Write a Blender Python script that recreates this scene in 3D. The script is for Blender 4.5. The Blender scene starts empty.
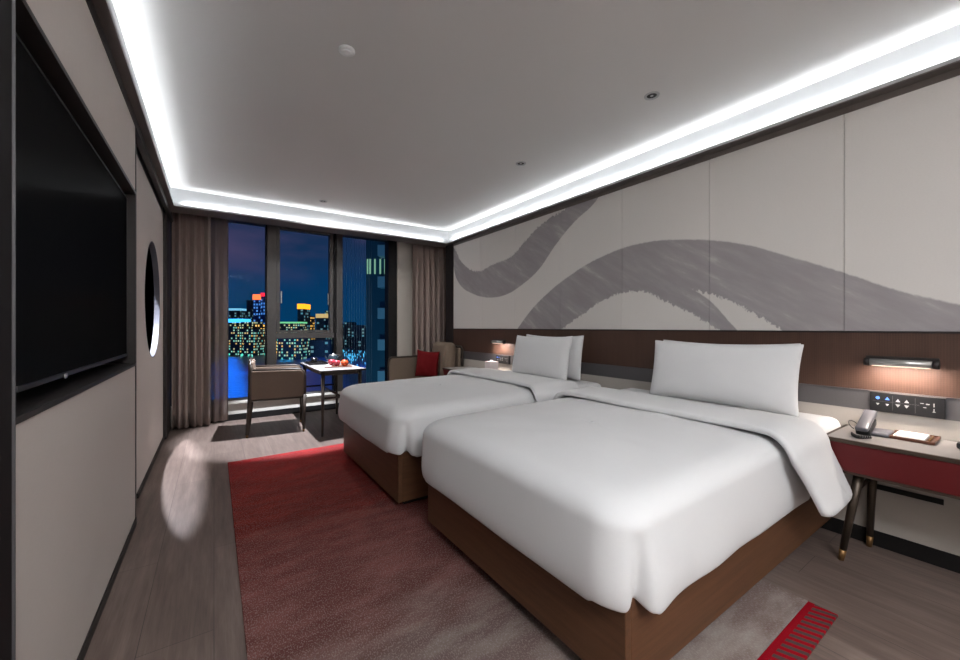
import bpy, bmesh, math, random
from mathutils import Vector, Matrix, noise
random.seed(7)
PI = math.pi
SC = bpy.context.scene
COL = SC.collection

# ------------------------------------------------------------------ materials
def s2l(c):
    return tuple(((x/255)/12.92 if x/255 <= .04045 else ((x/255+.055)/1.055)**2.4) for x in c)

class NT:
    def __init__(s, name):
        s.m = bpy.data.materials.new(name); s.m.use_nodes = True
        s.t = s.m.node_tree; s.n = s.t.nodes; s.l = s.t.links
        s.b = s.n.get('Principled BSDF'); s.out = s.n.get('Material Output')
    def add(s, typ, **kw):
        n = s.n.new(typ)
        for k, v in kw.items(): setattr(n, k, v)
        return n
    def link(s, a, b): s.l.new(a, b)
    def math(s, op, a, b=None, c=None, clamp=False):
        n = s.add('ShaderNodeMath', operation=op); n.use_clamp = clamp
        for i, v in enumerate((a, b, c)):
            if v is None: continue
            if isinstance(v, (int, float)): n.inputs[i].default_value = v
            else: s.link(v, n.inputs[i])
        return n.outputs[0]
    def mix(s, f, a, b):
        n = s.add('ShaderNodeMix', data_type='RGBA')
        if isinstance(f, (int, float)): n.inputs[0].default_value = f
        else: s.link(f, n.inputs[0])
        for i, v in ((6, a), (7, b)):
            if isinstance(v, tuple): n.inputs[i].default_value = (*v[:3], 1)
            else: s.link(v, n.inputs[i])
        return n.outputs[2]
    def coords(s, scale=(1, 1, 1), which='Object'):
        tc = s.add('ShaderNodeTexCoord'); mp = s.add('ShaderNodeMapping')
        mp.inputs['Scale'].default_value = scale
        s.link(tc.outputs[which], mp.inputs[0]); return mp.outputs[0]
    def noise(s, vec, scale=5, detail=3, rough=.5):
        n = s.add('ShaderNodeTexNoise'); n.inputs['Scale'].default_value = scale
        n.inputs['Detail'].default_value = detail; n.inputs['Roughness'].default_value = rough
        s.link(vec, n.inputs['Vector']); return n.outputs['Fac']
    def ramp(s, f, pts):
        n = s.add('ShaderNodeValToRGB'); e = n.color_ramp.elements
        while len(e) < len(pts): e.new(.5)
        for i, (p, c) in enumerate(pts): e[i].position = p; e[i].color = (*c, 1)
        s.link(f, n.inputs[0]); return n.outputs[0]
    def bump(s, h, strength=.3, dist=.01):
        n = s.add('ShaderNodeBump'); n.inputs['Strength'].default_value = strength
        n.inputs['Distance'].default_value = dist
        s.link(h, n.inputs['Height']); s.link(n.outputs[0], s.b.inputs['Normal'])
    def base(s, c, rough=.5, metal=0, spec=None):
        if isinstance(c, tuple): s.b.inputs['Base Color'].default_value = (*c, 1)
        else: s.link(c, s.b.inputs['Base Color'])
        s.b.inputs['Roughness'].default_value = rough; s.b.inputs['Metallic'].default_value = metal
        if spec is not None: s.b.inputs['Specular IOR Level'].default_value = spec

def plain(name, rgb, rough=.5, metal=0, spec=None, vary=.08, scale=30):
    t = NT(name); c = s2l(rgb)
    f = t.noise(t.coords(), scale, 3)
    t.base(t.mix(f, tuple(x*(1-vary) for x in c), tuple(min(1, x*(1+vary)) for x in c)), rough, metal, spec)
    return t.m

def fabric(name, rgb, scale=900, vary=.12, bumpk=.25, rough=.9):
    t = NT(name); c = s2l(rgb); v = t.coords()
    sep = t.add('ShaderNodeSeparateXYZ'); t.link(v, sep.inputs[0])
    a = t.noise(t.coords((1, 1, .12)), scale*.4, 2); b = t.noise(t.coords((.12, .12, 1)), scale*.4, 2)
    h = t.math('ADD', a, b); lo = t.noise(v, 3, 2)
    f = t.math('MULTIPLY', h, .5); f = t.math('ADD', f, t.math('MULTIPLY', t.math('SUBTRACT', lo, .5), .3))
    t.base(t.mix(f, tuple(x*(1-vary) for x in c), tuple(min(1, x*(1+vary)) for x in c)), rough, 0, .25)
    t.bump(h, bumpk, .002); return t.m

def wood(name, rgb, axis='x', rough=.5, vary=.25):
    t = NT(name); c = s2l(rgb)
    sc = {'x': (.6, 12, 12), 'y': (12, .6, 12), 'z': (12, 12, .6)}[axis]
    f = t.noise(t.coords(sc), 4, 5, .6); g = t.noise(t.coords(tuple(q*5 for q in sc)), 6, 2)
    f = t.math('ADD', t.math('MULTIPLY', f, .7), t.math('MULTIPLY', g, .3))
    t.base(t.ramp(f, [(.3, tuple(x*(1-vary) for x in c)), (.5, c), (.72, tuple(x*(1+vary) for x in c))]), rough, 0, .35)
    t.bump(f, .15, .002); return t.m

def emit(name, rgb, k):
    t = NT(name); t.base(tuple(x*.3 for x in s2l(rgb)), .6)
    t.b.inputs['Emission Color'].default_value = (*s2l(rgb), 1); t.b.inputs['Emission Strength'].default_value = k
    return t.m

M = {}
M['linen'] = fabric('white_linen', (212, 212, 213), 700, .02, .08, .85)
M['ceil'] = plain('ceiling_paint', (213, 211, 209), .9, 0, .2, .01, 4)
M['cove'] = plain('cove_paint', (177, 178, 179), .85, 0, .2, .01, 4)
M['wallfab'] = fabric('grey_wall_fabric', (206, 197, 191), 900, .06, .25)
M['beige'] = fabric('beige_wall_fabric', (176, 170, 163), 900, .05, .2)
M['dark'] = plain('dark_bronze_trim', (44, 39, 38), .45, .3, None, .1)
M['soffit'] = plain('brown_soffit', (96, 88, 84), .5, .1, None, .06)
M['black'] = plain('black_recess', (14, 12, 12), .6, 0, .3)
M['metal'] = plain('grey_metal_strip', (98, 96, 98), .45, .4, None, .06, 200)
M['bronze'] = plain('bronze_metal', (74, 64, 55), .4, .6)
M['brass'] = plain('brass', (132, 100, 64), .45, .7)
M['chrome'] = plain('brushed_steel', (178, 176, 174), .3, .8)
M['tvglass'] = plain('tv_glass', (14, 14, 15), .4, 0, .01, .02)
_t = NT('tv_screen_glass'); _d = _t.add('ShaderNodeBsdfDiffuse'); _d.inputs[0].default_value = (.0095, .0095, .0100, 1)
_g = _t.add('ShaderNodeBsdfGlossy'); _g.inputs['Roughness'].default_value = .22; _x = _t.add('ShaderNodeMixShader'); _x.inputs[0].default_value = .012
_t.link(_d.outputs[0], _x.inputs[1]); _t.link(_g.outputs[0], _x.inputs[2]); _t.link(_x.outputs[0], _t.out.inputs[0]); M['tvglass'] = _t.m
M['plastic'] = plain('black_plastic', (26, 26, 28), .4)
M['greyplastic'] = plain('grey_plastic', (92, 92, 98), .35)
M['bedwood'] = wood('walnut_bed_wood', (92, 62, 42), 'x', .5)
M['bedwoody'] = wood('walnut_bed_wood_foot', (92, 62, 42), 'y', .5)
M['chairwood'] = wood('dark_chair_wood', (56, 47, 41), 'z', .45)
M['chairfab'] = fabric('taupe_upholstery', (104, 88, 77), 500, .1, .3)
M['sofafab'] = fabric('pale_taupe_upholstery', (126, 112, 99), 500, .08, .3)
M['redfab'] = fabric('red_velvet', (106, 12, 18), 400, .15, .3)
M['redleather'] = plain('red_leather', (82, 10, 14), .45, 0, .4, .06, 200)
M['stone'] = plain('pale_stone', (138, 134, 132), .35, 0, .5, .03, 12)
M['paper'] = plain('white_paper', (238, 238, 238), .8, 0, .2, .01)
M['tissue'] = plain('white_box_card', (226, 218, 220), .7, 0, .3, .02)
M['ceramic'] = plain('black_ceramic', (24, 22, 24), .2)
M['glassware'] = plain('dark_glassware', (30, 40, 46), .1)
M['traywood'] = wood('brown_tray_wood', (92, 58, 44), 'y', .4)
M['apple'] = plain('apple_skin', (150, 44, 54), .35, 0, .5, .35, 20)
M['orange'] = plain('orange_peel', (190, 70, 26), .5, 0, .4, .15, 60)
M['stem'] = plain('fruit_stem', (90, 70, 30), .7)
M['alu'] = plain('grey_window_frame', (92, 90, 90), .5, .3, None, .05)
M['darkframe'] = plain('black_window_frame', (26, 25, 27), .5, .3)
M['whitewall'] = plain('pale_plaster', (205, 200, 192), .9, 0, .2, .03, 6)
M['lampglow'] = emit('lamp_diffuser', (255, 222, 200), 2.0)
M['enddark'] = plain('dark_brown_laminate', (27, 23, 24), .7, 0, .2)
M['rim'] = plain('silver_rim', (84, 84, 92), .5)
M['led'] = emit('led_strip', (240, 245, 255), 4)

# rug
def mk_rug():
    t = NT('gradient_rug_pile'); v = t.coords()
    sep = t.add('ShaderNodeSeparateXYZ'); t.link(v, sep.inputs[0])
    x, y = sep.outputs[0], sep.outputs[1]
    n1 = t.noise(t.coords((1.2, 2.6, 1)), 1.8, 5, .6); n2 = t.noise(v, 260, 2)
    d = t.math('SUBTRACT', y, t.math('MULTIPLY', t.math('SUBTRACT', x, .1), .03))
    d = t.math('ADD', d, t.math('MULTIPLY', t.math('SUBTRACT', n1, .5), .55))
    f = t.math('DIVIDE', d, 4.3, clamp=True)
    c = t.ramp(f, [(.14, s2l((150, 142, 135))), (.29, s2l((132, 121, 115))), (.37, s2l((122, 86, 81))), (.50, s2l((124, 74, 70))),
                   (.59, s2l((120, 60, 55))), (.615, s2l((112, 34, 27))), (.80, s2l((130, 28, 22))), (.955, s2l((152, 14, 22)))])
    mot = t.noise(t.coords((1.5, 3.5, 1)), 2.2, 4, .6)
    mk = t.math('MULTIPLY', t.math('SUBTRACT', mot, .42), 3.0, clamp=True)
    n = t.add('ShaderNodeMix', data_type='RGBA', blend_type='MULTIPLY'); n.inputs[0].default_value = 1
    t.link(c, n.inputs[6]); t.link(t.mix(mk, (.62, .5, .5), (1.1, 1.1, 1.1)), n.inputs[7])
    fl = t.math('GREATER_THAN', t.noise(t.coords((60, 30, 1)), 3.5, 2), .56)
    c2 = t.mix(t.math('MULTIPLY', fl, .28), n.outputs[2], s2l((170, 160, 156)))
    t.base(c2, .95, 0, .1); t.bump(t.math('ADD', n2, n1), .6, .006); return t.m
M['rug'] = mk_rug()

def mk_band():
    t = NT('red_barred_rug_band'); v = t.coords()
    sep = t.add('ShaderNodeSeparateXYZ'); t.link(v, sep.inputs[0])
    x, y = sep.outputs[0], sep.outputs[1]
    xs = t.math('ADD', x, t.math('MULTIPLY', y, .35))
    b = t.math('LESS_THAN', t.math('FRACT', t.math('DIVIDE', xs, .042)), .5)
    e = t.math('LESS_THAN', y, .575)
    k = t.math('MULTIPLY', b, e)
    t.base(t.mix(k, s2l((140, 10, 26)), s2l((82, 62, 60))), .95, 0, .1)
    t.bump(t.noise(v, 260, 2), .6, .006); return t.m
M['rugband'] = mk_band()

def mk_floor():
    t = NT('grey_oak_planks'); tc = t.add('ShaderNodeTexCoord')
    mp = t.add('ShaderNodeMapping'); mp.inputs['Rotation'].default_value = (0, 0, PI/2)
    t.link(tc.outputs['Object'], mp.inputs[0])
    br = t.add('ShaderNodeTexBrick'); br.offset = .37
    br.inputs['Scale'].default_value = 1; br.inputs['Brick Width'].default_value = 1.9; br.inputs['Row Height'].default_value = .24
    br.inputs['Mortar Size'].default_value = .0012; br.inputs['Color1'].default_value = (.2, .2, .2, 1); br.inputs['Color2'].default_value = (.9, .9, .9, 1)
    t.link(mp.outputs[0], br.inputs['Vector'])
    g = t.noise(t.coords((9, .7, 1)), 3.2, 6, .65); g2 = t.noise(t.coords((1.4, .5, 1)), 3, 3); g3 = t.noise(t.coords((80, 2.5, 1)), 3, 2)
    f = t.math('ADD', t.math('MULTIPLY', g, .55), t.math('MULTIPLY', g2, .3)); f = t.math('ADD', f, t.math('MULTIPLY', g3, .15))
    sep = t.add('ShaderNodeSeparateColor'); t.link(br.outputs['Color'], sep.inputs[0])
    f = t.math('ADD', f, t.math('MULTIPLY', t.math('SUBTRACT', sep.outputs[0], .5), .10))
    c = t.ramp(f, [(.34, s2l((84, 72, 66))), (.5, s2l((106, 91, 84))), (.66, s2l((126, 111, 103)))])
    c = t.mix(br.outputs['Fac'], c, s2l((62, 53, 49)))
    t.base(c, .42, 0, .35); t.bump(f, .12, .003); return t.m
M['floor'] = mk_floor()

def mk_leather():
    t = NT('brown_ribbed_leather'); v = t.coords()
    sep = t.add('ShaderNodeSeparateXYZ'); t.link(v, sep.inputs[0])
    w = t.math('FRACT', t.math('MULTIPLY', sep.outputs[1], 95)); w2 = t.math('FRACT', t.math('MULTIPLY', sep.outputs[2], 95))
    h = t.math('ADD', t.math('ABSOLUTE', t.math('SUBTRACT', w, .5)), t.math('MULTIPLY', t.math('ABSOLUTE', t.math('SUBTRACT', w2, .5)), .5))
    n = t.noise(t.coords((1, 6, .5)), 6, 3)
    f = t.math('ADD', t.math('MULTIPLY', h, .6), t.math('MULTIPLY', n, .5))
    t.base(t.ramp(f, [(.2, s2l((66, 47, 39))), (.8, s2l((84, 61, 51)))]), .55, 0, .3)
    t.bump(h, .2, .002); return t.m
M['leather'] = mk_leather()

# mural: ink brush strokes painted on the wall panels (object coords: y along wall, z up)
def mk_mural():
    t = NT('ink_brush_mural'); v = t.coords()
    sep = t.add('ShaderNodeSeparateXYZ'); t.link(v, sep.inputs[0])
    wy = t.noise(v, 9, 4, .6); wz = t.noise(t.coords((1, 1.7, 1)), 23, 4, .7)
    y = t.math('DIVIDE', sep.outputs[1], 5.4)
    z0 = t.math('DIVIDE', sep.outputs[2], 3.0)
    def curve(pts):
        n = t.add('ShaderNodeFloatCurve'); cm = n.mapping; cu = cm.curves[0]
        cm.use_clip = False
        pts = sorted((a/5.4, b/3.0) for a, b in pts)
        cu.points[0].location = (0, pts[0][1]) if pts[0][0] > .002 else pts[0]
        cu.points[1].location = (1, pts[-1][1])
        for p in pts:
            if 0.002 < p[0] < .998: cu.points.new(*p)
        cm.update(); t.link(y, n.inputs['Value']); return n.outputs[0]
    def below(c, zz, soft=.0035):   # 1 when z below curve
        return t.math('DIVIDE', t.math('SUBTRACT', c, zz), soft, clamp=True)
    def between(a, b):
        return t.math('MULTIPLY', t.math('GREATER_THAN', sep.outputs[1], a), t.math('LESS_THAN', sep.outputs[1], b))
    zr = t.math('ADD', z0, t.math('MULTIPLY', t.math('SUBTRACT', wz, .5), .035))      # rough edge
    zs = t.math('ADD', z0, t.math('MULTIPLY', t.math('SUBTRACT', wz, .5), .006))      # smooth edge
    Aup = curve([(3.75, 1.11), (3.699, 1.159), (3.477, 1.362), (3.256, 1.526), (2.805, 1.76), (2.425, 1.89), (2.002, 1.949), (1.572, 1.903), (1.225, 1.81), (.937, 1.675), (.678, 1.543), (.453, 1.419), (.248, 1.334), (-.3, 1.1)])
    Alo = curve([(2.98, 1.15), (2.932, 1.19), (2.646, 1.351), (2.323, 1.50), (2.1, 1.54), (1.926, 1.518), (1.775, 1.433), (1.603, 1.353), (1.376, 1.213), (1.2, 1.1)])
    Wup = curve([(1.57, 1.51), (1.534, 1.504), (1.309, 1.422), (1.225, 1.375), (.975, 1.201), (.85, 1.1)])
    Wlo = curve([(1.60, 1.53), (1.534, 1.504), (1.25, 1.213), (1.15, 1.1)])
    Bup = curve([(5.3, 2.50), (5.169, 2.436), (4.935, 2.188), (4.51, 2.004), (4.155, 2.054), (3.797, 2.094), (3.442, 2.287), (3.175, 2.403), (2.847, 2.47), (2.5, 2.6)])
    Blo = curve([(5.3, 2.3), (5.185, 2.161), (5.11, 1.983), (4.9, 1.80), (4.663, 1.707), (4.4, 1.64), (4.133, 1.616), (3.85, 1.64), (3.586, 1.725), (3.305, 1.861), (3.006, 2.117), (2.75, 2.30), (2.497, 2.426), (2.3, 2.6)])
    inA = t.math('MULTIPLY', below(Aup, zs), t.math('SUBTRACT', 1, t.math('MULTIPLY', below(Alo, zr), between(1.15, 3.1))))
    inW = t.math('MULTIPLY', t.math('MULTIPLY', below(Wup, zr), between(.8, 1.6)), t.math('SUBTRACT', 1, below(Wlo, zs)))
    inA = t.math('SUBTRACT', inA, inW, clamp=True)
    inB = t.math('MULTIPLY', t.math('MULTIPLY', below(Bup, zr), between(2.4, 5.4)), t.math('SUBTRACT', 1, below(Blo, zs)))
    ink = t.math('MAXIMUM', inA, inB)
    # dry brush streaks (rotated, stretched noise)
    mp = t.add('ShaderNodeMapping'); tc = t.add('ShaderNodeTexCoord'); t.link(tc.outputs['Object'], mp.inputs[0])
    mp.inputs['Rotation'].default_value = (math.radians(-32), 0, 0); 
    mp2 = t.add('ShaderNodeMapping'); mp2.inputs['Scale'].default_value = (1, .8, 4.2); t.link(mp.outputs[0], mp2.inputs[0])
    st = t.noise(mp2.outputs[0], 2.6, 6, .62)
    gap = t.math('MULTIPLY', t.math('SUBTRACT', st, .60), 9, clamp=True)
    tone = t.ramp(st, [(.3, s2l((145, 139, 141))), (.5, s2l((152, 147, 149))), (.68, s2l((163, 158, 158)))])
    base = s2l((208, 204, 200))
    weave = t.noise(t.coords((1, .3, 1)), 320, 2)
    bg = t.mix(weave, tuple(x*.95 for x in base), tuple(x*1.05 for x in base))
    c = t.mix(t.math('MULTIPLY', ink, t.math('SUBTRACT', 1, t.math('MULTIPLY', gap, .35))), bg, tone)
    t.base(c, .9, 0, .2); t.bump(weave, .15, .002); return t.m
M['mural'] = mk_mural()

def mk_curtain(name, rgb, alpha=1.0):
    t = NT(name); c = s2l(rgb); f = t.noise(t.coords((40, 40, 1)), 5, 3)
    t.base(t.mix(f, tuple(x*.85 for x in c), tuple(x*1.1 for x in c)), .9, 0, .15)
    if alpha < 1:
        tr = t.add('ShaderNodeBsdfTransparent'); tr.inputs[0].default_value = (.9, .85, .82, 1)
        mx = t.add('ShaderNodeMixShader'); mx.inputs[0].default_value = alpha
        t.link(tr.outputs[0], mx.inputs[1]); t.link(t.b.outputs[0], mx.inputs[2]); t.link(mx.outputs[0], t.out.inputs[0])
    return t.m
M['curtain'] = mk_curtain('taupe_curtain_cloth', (168, 151, 144))
M['sheer'] = mk_curtain('sheer_curtain_cloth', (140, 126, 120), .72)

def mk_glass(name, tint, refl):
    t = NT(name); tr = t.add('ShaderNodeBsdfTransparent'); tr.inputs[0].default_value = (*tint, 1)
    gl = t.add('ShaderNodeBsdfGlossy'); gl.inputs['Roughness'].default_value = .02
    fr = t.add('ShaderNodeFresnel'); fr.inputs[0].default_value = 1.35
    mx = t.add('ShaderNodeMixShader'); t.link(t.math('MULTIPLY', fr.outputs[0], refl), mx.inputs[0])
    t.link(tr.outputs[0], mx.inputs[1]); t.link(gl.outputs[0], mx.inputs[2]); t.link(mx.outputs[0], t.out.inputs[0])
    return t.m
M['glass'] = mk_glass('window_glass', (.97, .98, 1), .04)

# ------------------------------------------------------------------ geometry helpers
def tag(o, label=None, cat=None, group=None, kind=None):
    for k, v in (('label', label), ('category', cat), ('group', group), ('kind', kind)):
        if v: o[k] = v
    return o
def empty(name, loc=(0, 0, 0), rz=0, **kw):
    o = bpy.data.objects.new(name, None); COL.objects.link(o); o.location = loc; o.rotation_euler = (0, 0, rz)
    o.empty_display_size = .1
    return tag(o, **kw)
def obj(name, bm, mat, parent=None, bevel=0, smooth=False, sub=0, seg=2, **kw):
    me = bpy.data.meshes.new(name); bm.normal_update(); bm.to_mesh(me); bm.free()
    me.materials.append(mat) if not isinstance(mat, (list, tuple)) else [me.materials.append(q) for q in mat]
    o = bpy.data.objects.new(name, me); COL.objects.link(o)
    if smooth or bevel:
        for p in me.polygons: p.use_smooth = True
    if bevel:
        md = o.modifiers.new('bevel', 'BEVEL'); md.width = bevel; md.segments = seg; md.limit_method = 'ANGLE'; md.harden_normals = True
    if sub:
        md = o.modifiers.new('sub', 'SUBSURF'); md.levels = sub; md.render_levels = sub
    if parent: o.parent = parent
    return tag(o, **kw)
def box(bm, x0, x1, y0, y1, z0, z1):
    v = [bm.verts.new(p) for p in ((x0, y0, z0), (x1, y0, z0), (x1, y1, z0), (x0, y1, z0), (x0, y0, z1), (x1, y0, z1), (x1, y1, z1), (x0, y1, z1))]
    for f in ((3, 2, 1, 0), (4, 5, 6, 7), (0, 1, 5, 4), (1, 2, 6, 5), (2, 3, 7, 6), (3, 0, 4, 7)): bm.faces.new([v[i] for i in f])
    return bm
def B(*a): return box(bmesh.new(), *a)
def Bs(*bs):
    bm = bmesh.new()
    for b in bs: box(bm, *b)
    return bm
def tube(bm, pts, rad, n=12, cap=True):
    pts = [Vector(p) for p in pts]; rad = rad if isinstance(rad, (list, tuple)) else [rad]*len(pts)
    rings = []; ref = None
    for i, p in enumerate(pts):
        d = (pts[min(i+1, len(pts)-1)] - pts[max(i-1, 0)]).normalized()
        if ref is None: ref = d.orthogonal().normalized()
        ref = (ref - d*ref.dot(d)).normalized(); b = d.cross(ref)
        rings.append([bm.verts.new(p + (ref*math.cos(2*PI*k/n) + b*math.sin(2*PI*k/n))*rad[i]) for k in range(n)])
    for a, c in zip(rings, rings[1:]):
        for k in range(n): bm.faces.new((a[k], a[(k+1) % n], c[(k+1) % n], c[k]))
    if cap: bm.faces.new(rings[0][::-1]); bm.faces.new(rings[-1])
    return bm
def lathe(bm, prof, cx=0, cy=0, n=32, cap=True):
    rings = [[bm.verts.new((cx+r*math.cos(2*PI*k/n), cy+r*math.sin(2*PI*k/n), z)) for k in range(n)] for r, z in prof]
    for a, c in zip(rings, rings[1:]):
        for k in range(n): bm.faces.new((a[k], a[(k+1) % n], c[(k+1) % n], c[k]))
    if cap: bm.faces.new(rings[0][::-1]); bm.faces.new(rings[-1])
    return bm
def prism(bm, poly, lo, hi, axis='x'):
    def P(a, b, c): return {'x': (c, a, b), 'y': (a, c, b), 'z': (a, b, c)}[axis]
    A = [bm.verts.new(P(a, b, lo)) for a, b in poly]; Z = [bm.verts.new(P(a, b, hi)) for a, b in poly]
    n = len(poly)
    for i in range(n): bm.faces.new((A[i], A[(i+1) % n], Z[(i+1) % n], Z[i]))
    bm.faces.new(A[::-1]); bm.faces.new(Z); bmesh.ops.recalc_face_normals(bm, faces=bm.faces); return bm
def xf(bm, m):
    bmesh.ops.transform(bm, matrix=m, verts=bm.verts); return bm
def struct(name, bm, mat, **kw): return obj(name, bm, mat, kind='structure', **kw)
def copy_tree(o, parent=None, **kw):
    c = o.copy(); COL.objects.link(c)
    if parent: c.parent = parent
    for ch in list(o.children):
        copy_tree(ch, c)
    for k, v in kw.items(): c[k] = v
    return c
def rbox(x0, x1, y0, y1, z0, z1, r, n=5):      # rounded box, softly puffed
    bm = B(x0, x1, y0, y1, z0, z1)
    bmesh.ops.bevel(bm, geom=list(bm.edges), offset=r, segments=n, affect='EDGES', profile=.5); return bm

# ------------------------------------------------------------------ room
CZ = 2.715; LX = -.400; RX = 3.05; BK = -2.2; AY = 5.26
W_L = 'kind'
struct('floor', B(-.62, 3.75, BK-.12, 6.32, -.1, 0), M['floor'])
struct('ceiling', B(-.62, 3.75, BK-.12, 5.31, CZ, CZ+.1), M['ceil'])
struct('wall_back', B(-.62, 3.75, BK-.12, BK, 0, CZ), M['wallfab'])

# right wall
wr = struct('wall_right', B(RX+.02, 3.75, BK, 5.18, 0, CZ), M['dark'])
js = [5.185, 4.438, 3.686, 2.934, 2.182, 1.430, .678, -.074, -.826, -1.578, BK]
for a, b in zip(js[1:], js):
    obj('mural_panel', B(RX, RX+.02, a+.0012, b-.0012, 1.197, 2.468), M['mural'], wr, bevel=.0015)
obj('panel_trim', B(RX-.006, RX+.02, BK, 5.19, 1.187, 1.197), M['dark'], wr)
obj('leather_band', B(RX, RX+.02, BK, 5.19, .866, 1.187), M['leather'], wr)
obj('metal_strip', Bs((RX-.002, RX+.02, BK, 5.19, .752, .860), (RX-.008, RX+.02, BK, 5.19, .860, .866)), M['metal'], wr)
obj('lower_panel', B(RX, RX+.02, BK, 5.19, .085, .752), M['beige'], wr)
obj('end_trim', B(RX-.005, RX+.10, 5.19, 5.42, 0, 2.505), M['dark'], wr, bevel=.002)
obj('top_trim', B(RX-.004, RX+.02, BK, 5.42, 2.468, 2.505), M['soffit'], wr)
struct('baseboard_right', B(RX-.006, RX+.019, BK, 5.185, 0, .085), M['black'])
struct('wall_alcove_right', B(3.62, 3.75, 5.18, 6.32, 0, 2.76), M['whitewall'])
t1 = struct('trim_1', B(RX-.006, RX+.002, .30, .575, .318, .346), M['black'])
# light cove ledge: right, window side, left, back. lip + trough; band above
def cove(name, ledge, lip, band):
    e = struct(name, B(*ledge), M['soffit'], bevel=.001)
    obj('lip', B(*lip), M['cove'], e); obj('cove_band', B(*band), M['cove'], e); return e
LW, LL = 2.98, -.352
BX, BY, BL = 3.035, 5.305, -.385
cove('trim_2', (LW, RX+.02, BK, AY, 2.505, 2.513), (LW, LW+.005, BK+.03, AY, 2.513, 2.534), (BX, RX+.02, BK+.0, BY, 2.513, CZ))
cove('trim_3', (LL-.05, RX+.02, AY, 5.54, 2.505, 2.513), (LL, LW+.005, AY, AY+.005, 2.513, 2.534), (BL-.05, BX+.05, BY, BY+.02, 2.513, CZ))
cove('trim_4', (LX-.03, LL, BK, AY, 2.505, 2.513), (LL-.005, LL, BK+.03, AY, 2.513, 2.534), (LX-.03, BL, BK, BY, 2.513, CZ))
struct('trim_5', B(-.62, 3.75, 5.325, 6.32, 2.72, 2.80), M['soffit'])      # alcove ceiling
struct('trim_6', B(LX-.03, LX+.004, BK, 5.8, 2.452, 2.505), M['dark'])   # dark picture rail above left panels

# LED strips in trough
def area(name, loc, sx, sy, rot, power, col):
    l = bpy.data.lights.new(name, 'AREA'); l.shape = 'RECTANGLE'; l.size = sx; l.size_y = sy; l.energy = power; l.color = col
    o = bpy.data.objects.new(name, l); COL.objects.link(o); o.location = loc; o.rotation_euler = rot; return o
LEDC = (.90, .95, .985); KL = 3.35
ym = (BK+AY)/2; yl = AY-BK-.1
area('led_light', (3.008, ym, 2.5275), .03, yl, (PI, math.radians(43), 0), KL*yl, LEDC)
area('led_light', (-.370, ym, 2.5275), .02, yl, (PI, math.radians(-43), 0), KL*yl*.9, LEDC)
area('led_light', (1.32, 5.283, 2.5275), 3.2, .025, (PI+math.radians(-43), 0, 0), KL*3.2*.7, LEDC)
area('led_light', (1.32, BK+.05, 2.5275), 3.2, .025, (PI+math.radians(43), 0, 0), KL*3.2, LEDC)

# left wall -------------------------------------------------------
TY0, TY1, TZ0, TZ1 = 1.375, 3.17, 1.0, 2.035
wl = struct('wall_left', B(-.60, -.505, BK, 3.64, 0, .98), M['black'])
struct('wall_left_upper', B(-.60, -.505, BK, 3.64, 2.06, CZ), M['black'])
struct('wall_left_near', B(-.60, -.505, BK, TY0-.02, .98, 2.06), M['black'])
struct('wall_left_far', B(-.60, -.505, TY1+.02, 3.64, .98, 2.06), M['black'])
struct('wall_left_back', B(-.62, -.60, BK, 3.64, 0, CZ), M['black'])
FT = LX
obj('fabric_panel', Bs((LX-.04, LX, TY0-.01, TY1, .045, TZ0-.018)), M['wallfab'], wl, bevel=.002, label='grey fabric panel under the television')
obj('fabric_panel', Bs((LX-.04, LX, TY0-.01, TY1, TZ1+.018, 2.455)), M['wallfab'], wl, bevel=.002, label='grey fabric panel over the television')
obj('niche_frame', Bs((-.60, LX+.004, TY0-.01, TY1+.012, TZ0-.018, TZ0), (-.60, LX+.004, TY0-.01, TY1+.012, TZ1, TZ1+.018), (-.60, LX+.002, TY1, TY1+.012, .02, 2.455)), M['dark'], wl, bevel=.001)
obj('niche_back', B(-.598, -.59, TY0, TY1, TZ0, TZ1), M['black'], wl)
struct('baseboard_left', Bs((LX-.03, LX+.006, TY0, TY1+.012, 0, .045), (-.46, -.444, 3.66, 5.40, 0, .035)), M['dark'])
obj('end_panel', B(-.60, LX+.012, .2, TY0-.012, 0, 2.455), M['enddark'], wl, bevel=.003, label='dark bronze upright panel beside the television')
obj('end_panel', B(-.60, LX, BK, .19, 0, 2.455), M['wallfab'], wl, bevel=.003)
obj('edge_strip', B(LX-.02, LX+.016, TY0-.010, TY0-.006, 0, 2.455), M['metal'], wl)

# partition with round opening
CYc, CZc, CR = 4.58, 1.467, .515
def holed_panel(x, y0, y1, z0, z1, cy, cz, r, flip, N=64):
    bm = bmesh.new(); ins, outs = [], []
    for k in range(N):
        a = 2*PI*k/N + PI/N; dy, dz = math.cos(a), math.sin(a)
        ins.append(bm.verts.new((x, cy+r*dy, cz+r*dz)))
        tt = min(((y1-cy)/dy if dy > 0 else (y0-cy)/dy) if abs(dy) > 1e-9 else 1e9, ((z1-cz)/dz if dz > 0 else (z0-cz)/dz) if abs(dz) > 1e-9 else 1e9)
        outs.append(bm.verts.new((x, cy+tt*dy, cz+tt*dz)))
    fs = []
    for k in range(N):
        j = (k+1) % N; fs.append([ins[k], ins[j], outs[j], outs[k]])
        o1, o2 = outs[k].co, outs[j].co
        if abs(o1.y-o2.y) > 1e-6 and abs(o1.z-o2.z) > 1e-6:
            cyy = y1 if max(o1.y, o2.y) > y1-1e-6 else y0; czz = z1 if max(o1.z, o2.z) > z1-1e-6 else z0
            fs.append([outs[k], outs[j], bm.verts.new((x, cyy, czz))])
    for f in fs: bm.faces.new(f if flip else f[::-1])
    return bm
wp = struct('wall_partition', holed_panel(-.455, 3.66, 5.40, .035, 2.45, CYc, CZc, CR, True), M['wallfab'])
obj('partition_core', holed_panel(-.497, 3.66, 5.40, .035, 2.45, CYc, CZc, CR+.0, False), M['black'], wp)
bm = bmesh.new(); N = 64
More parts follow.
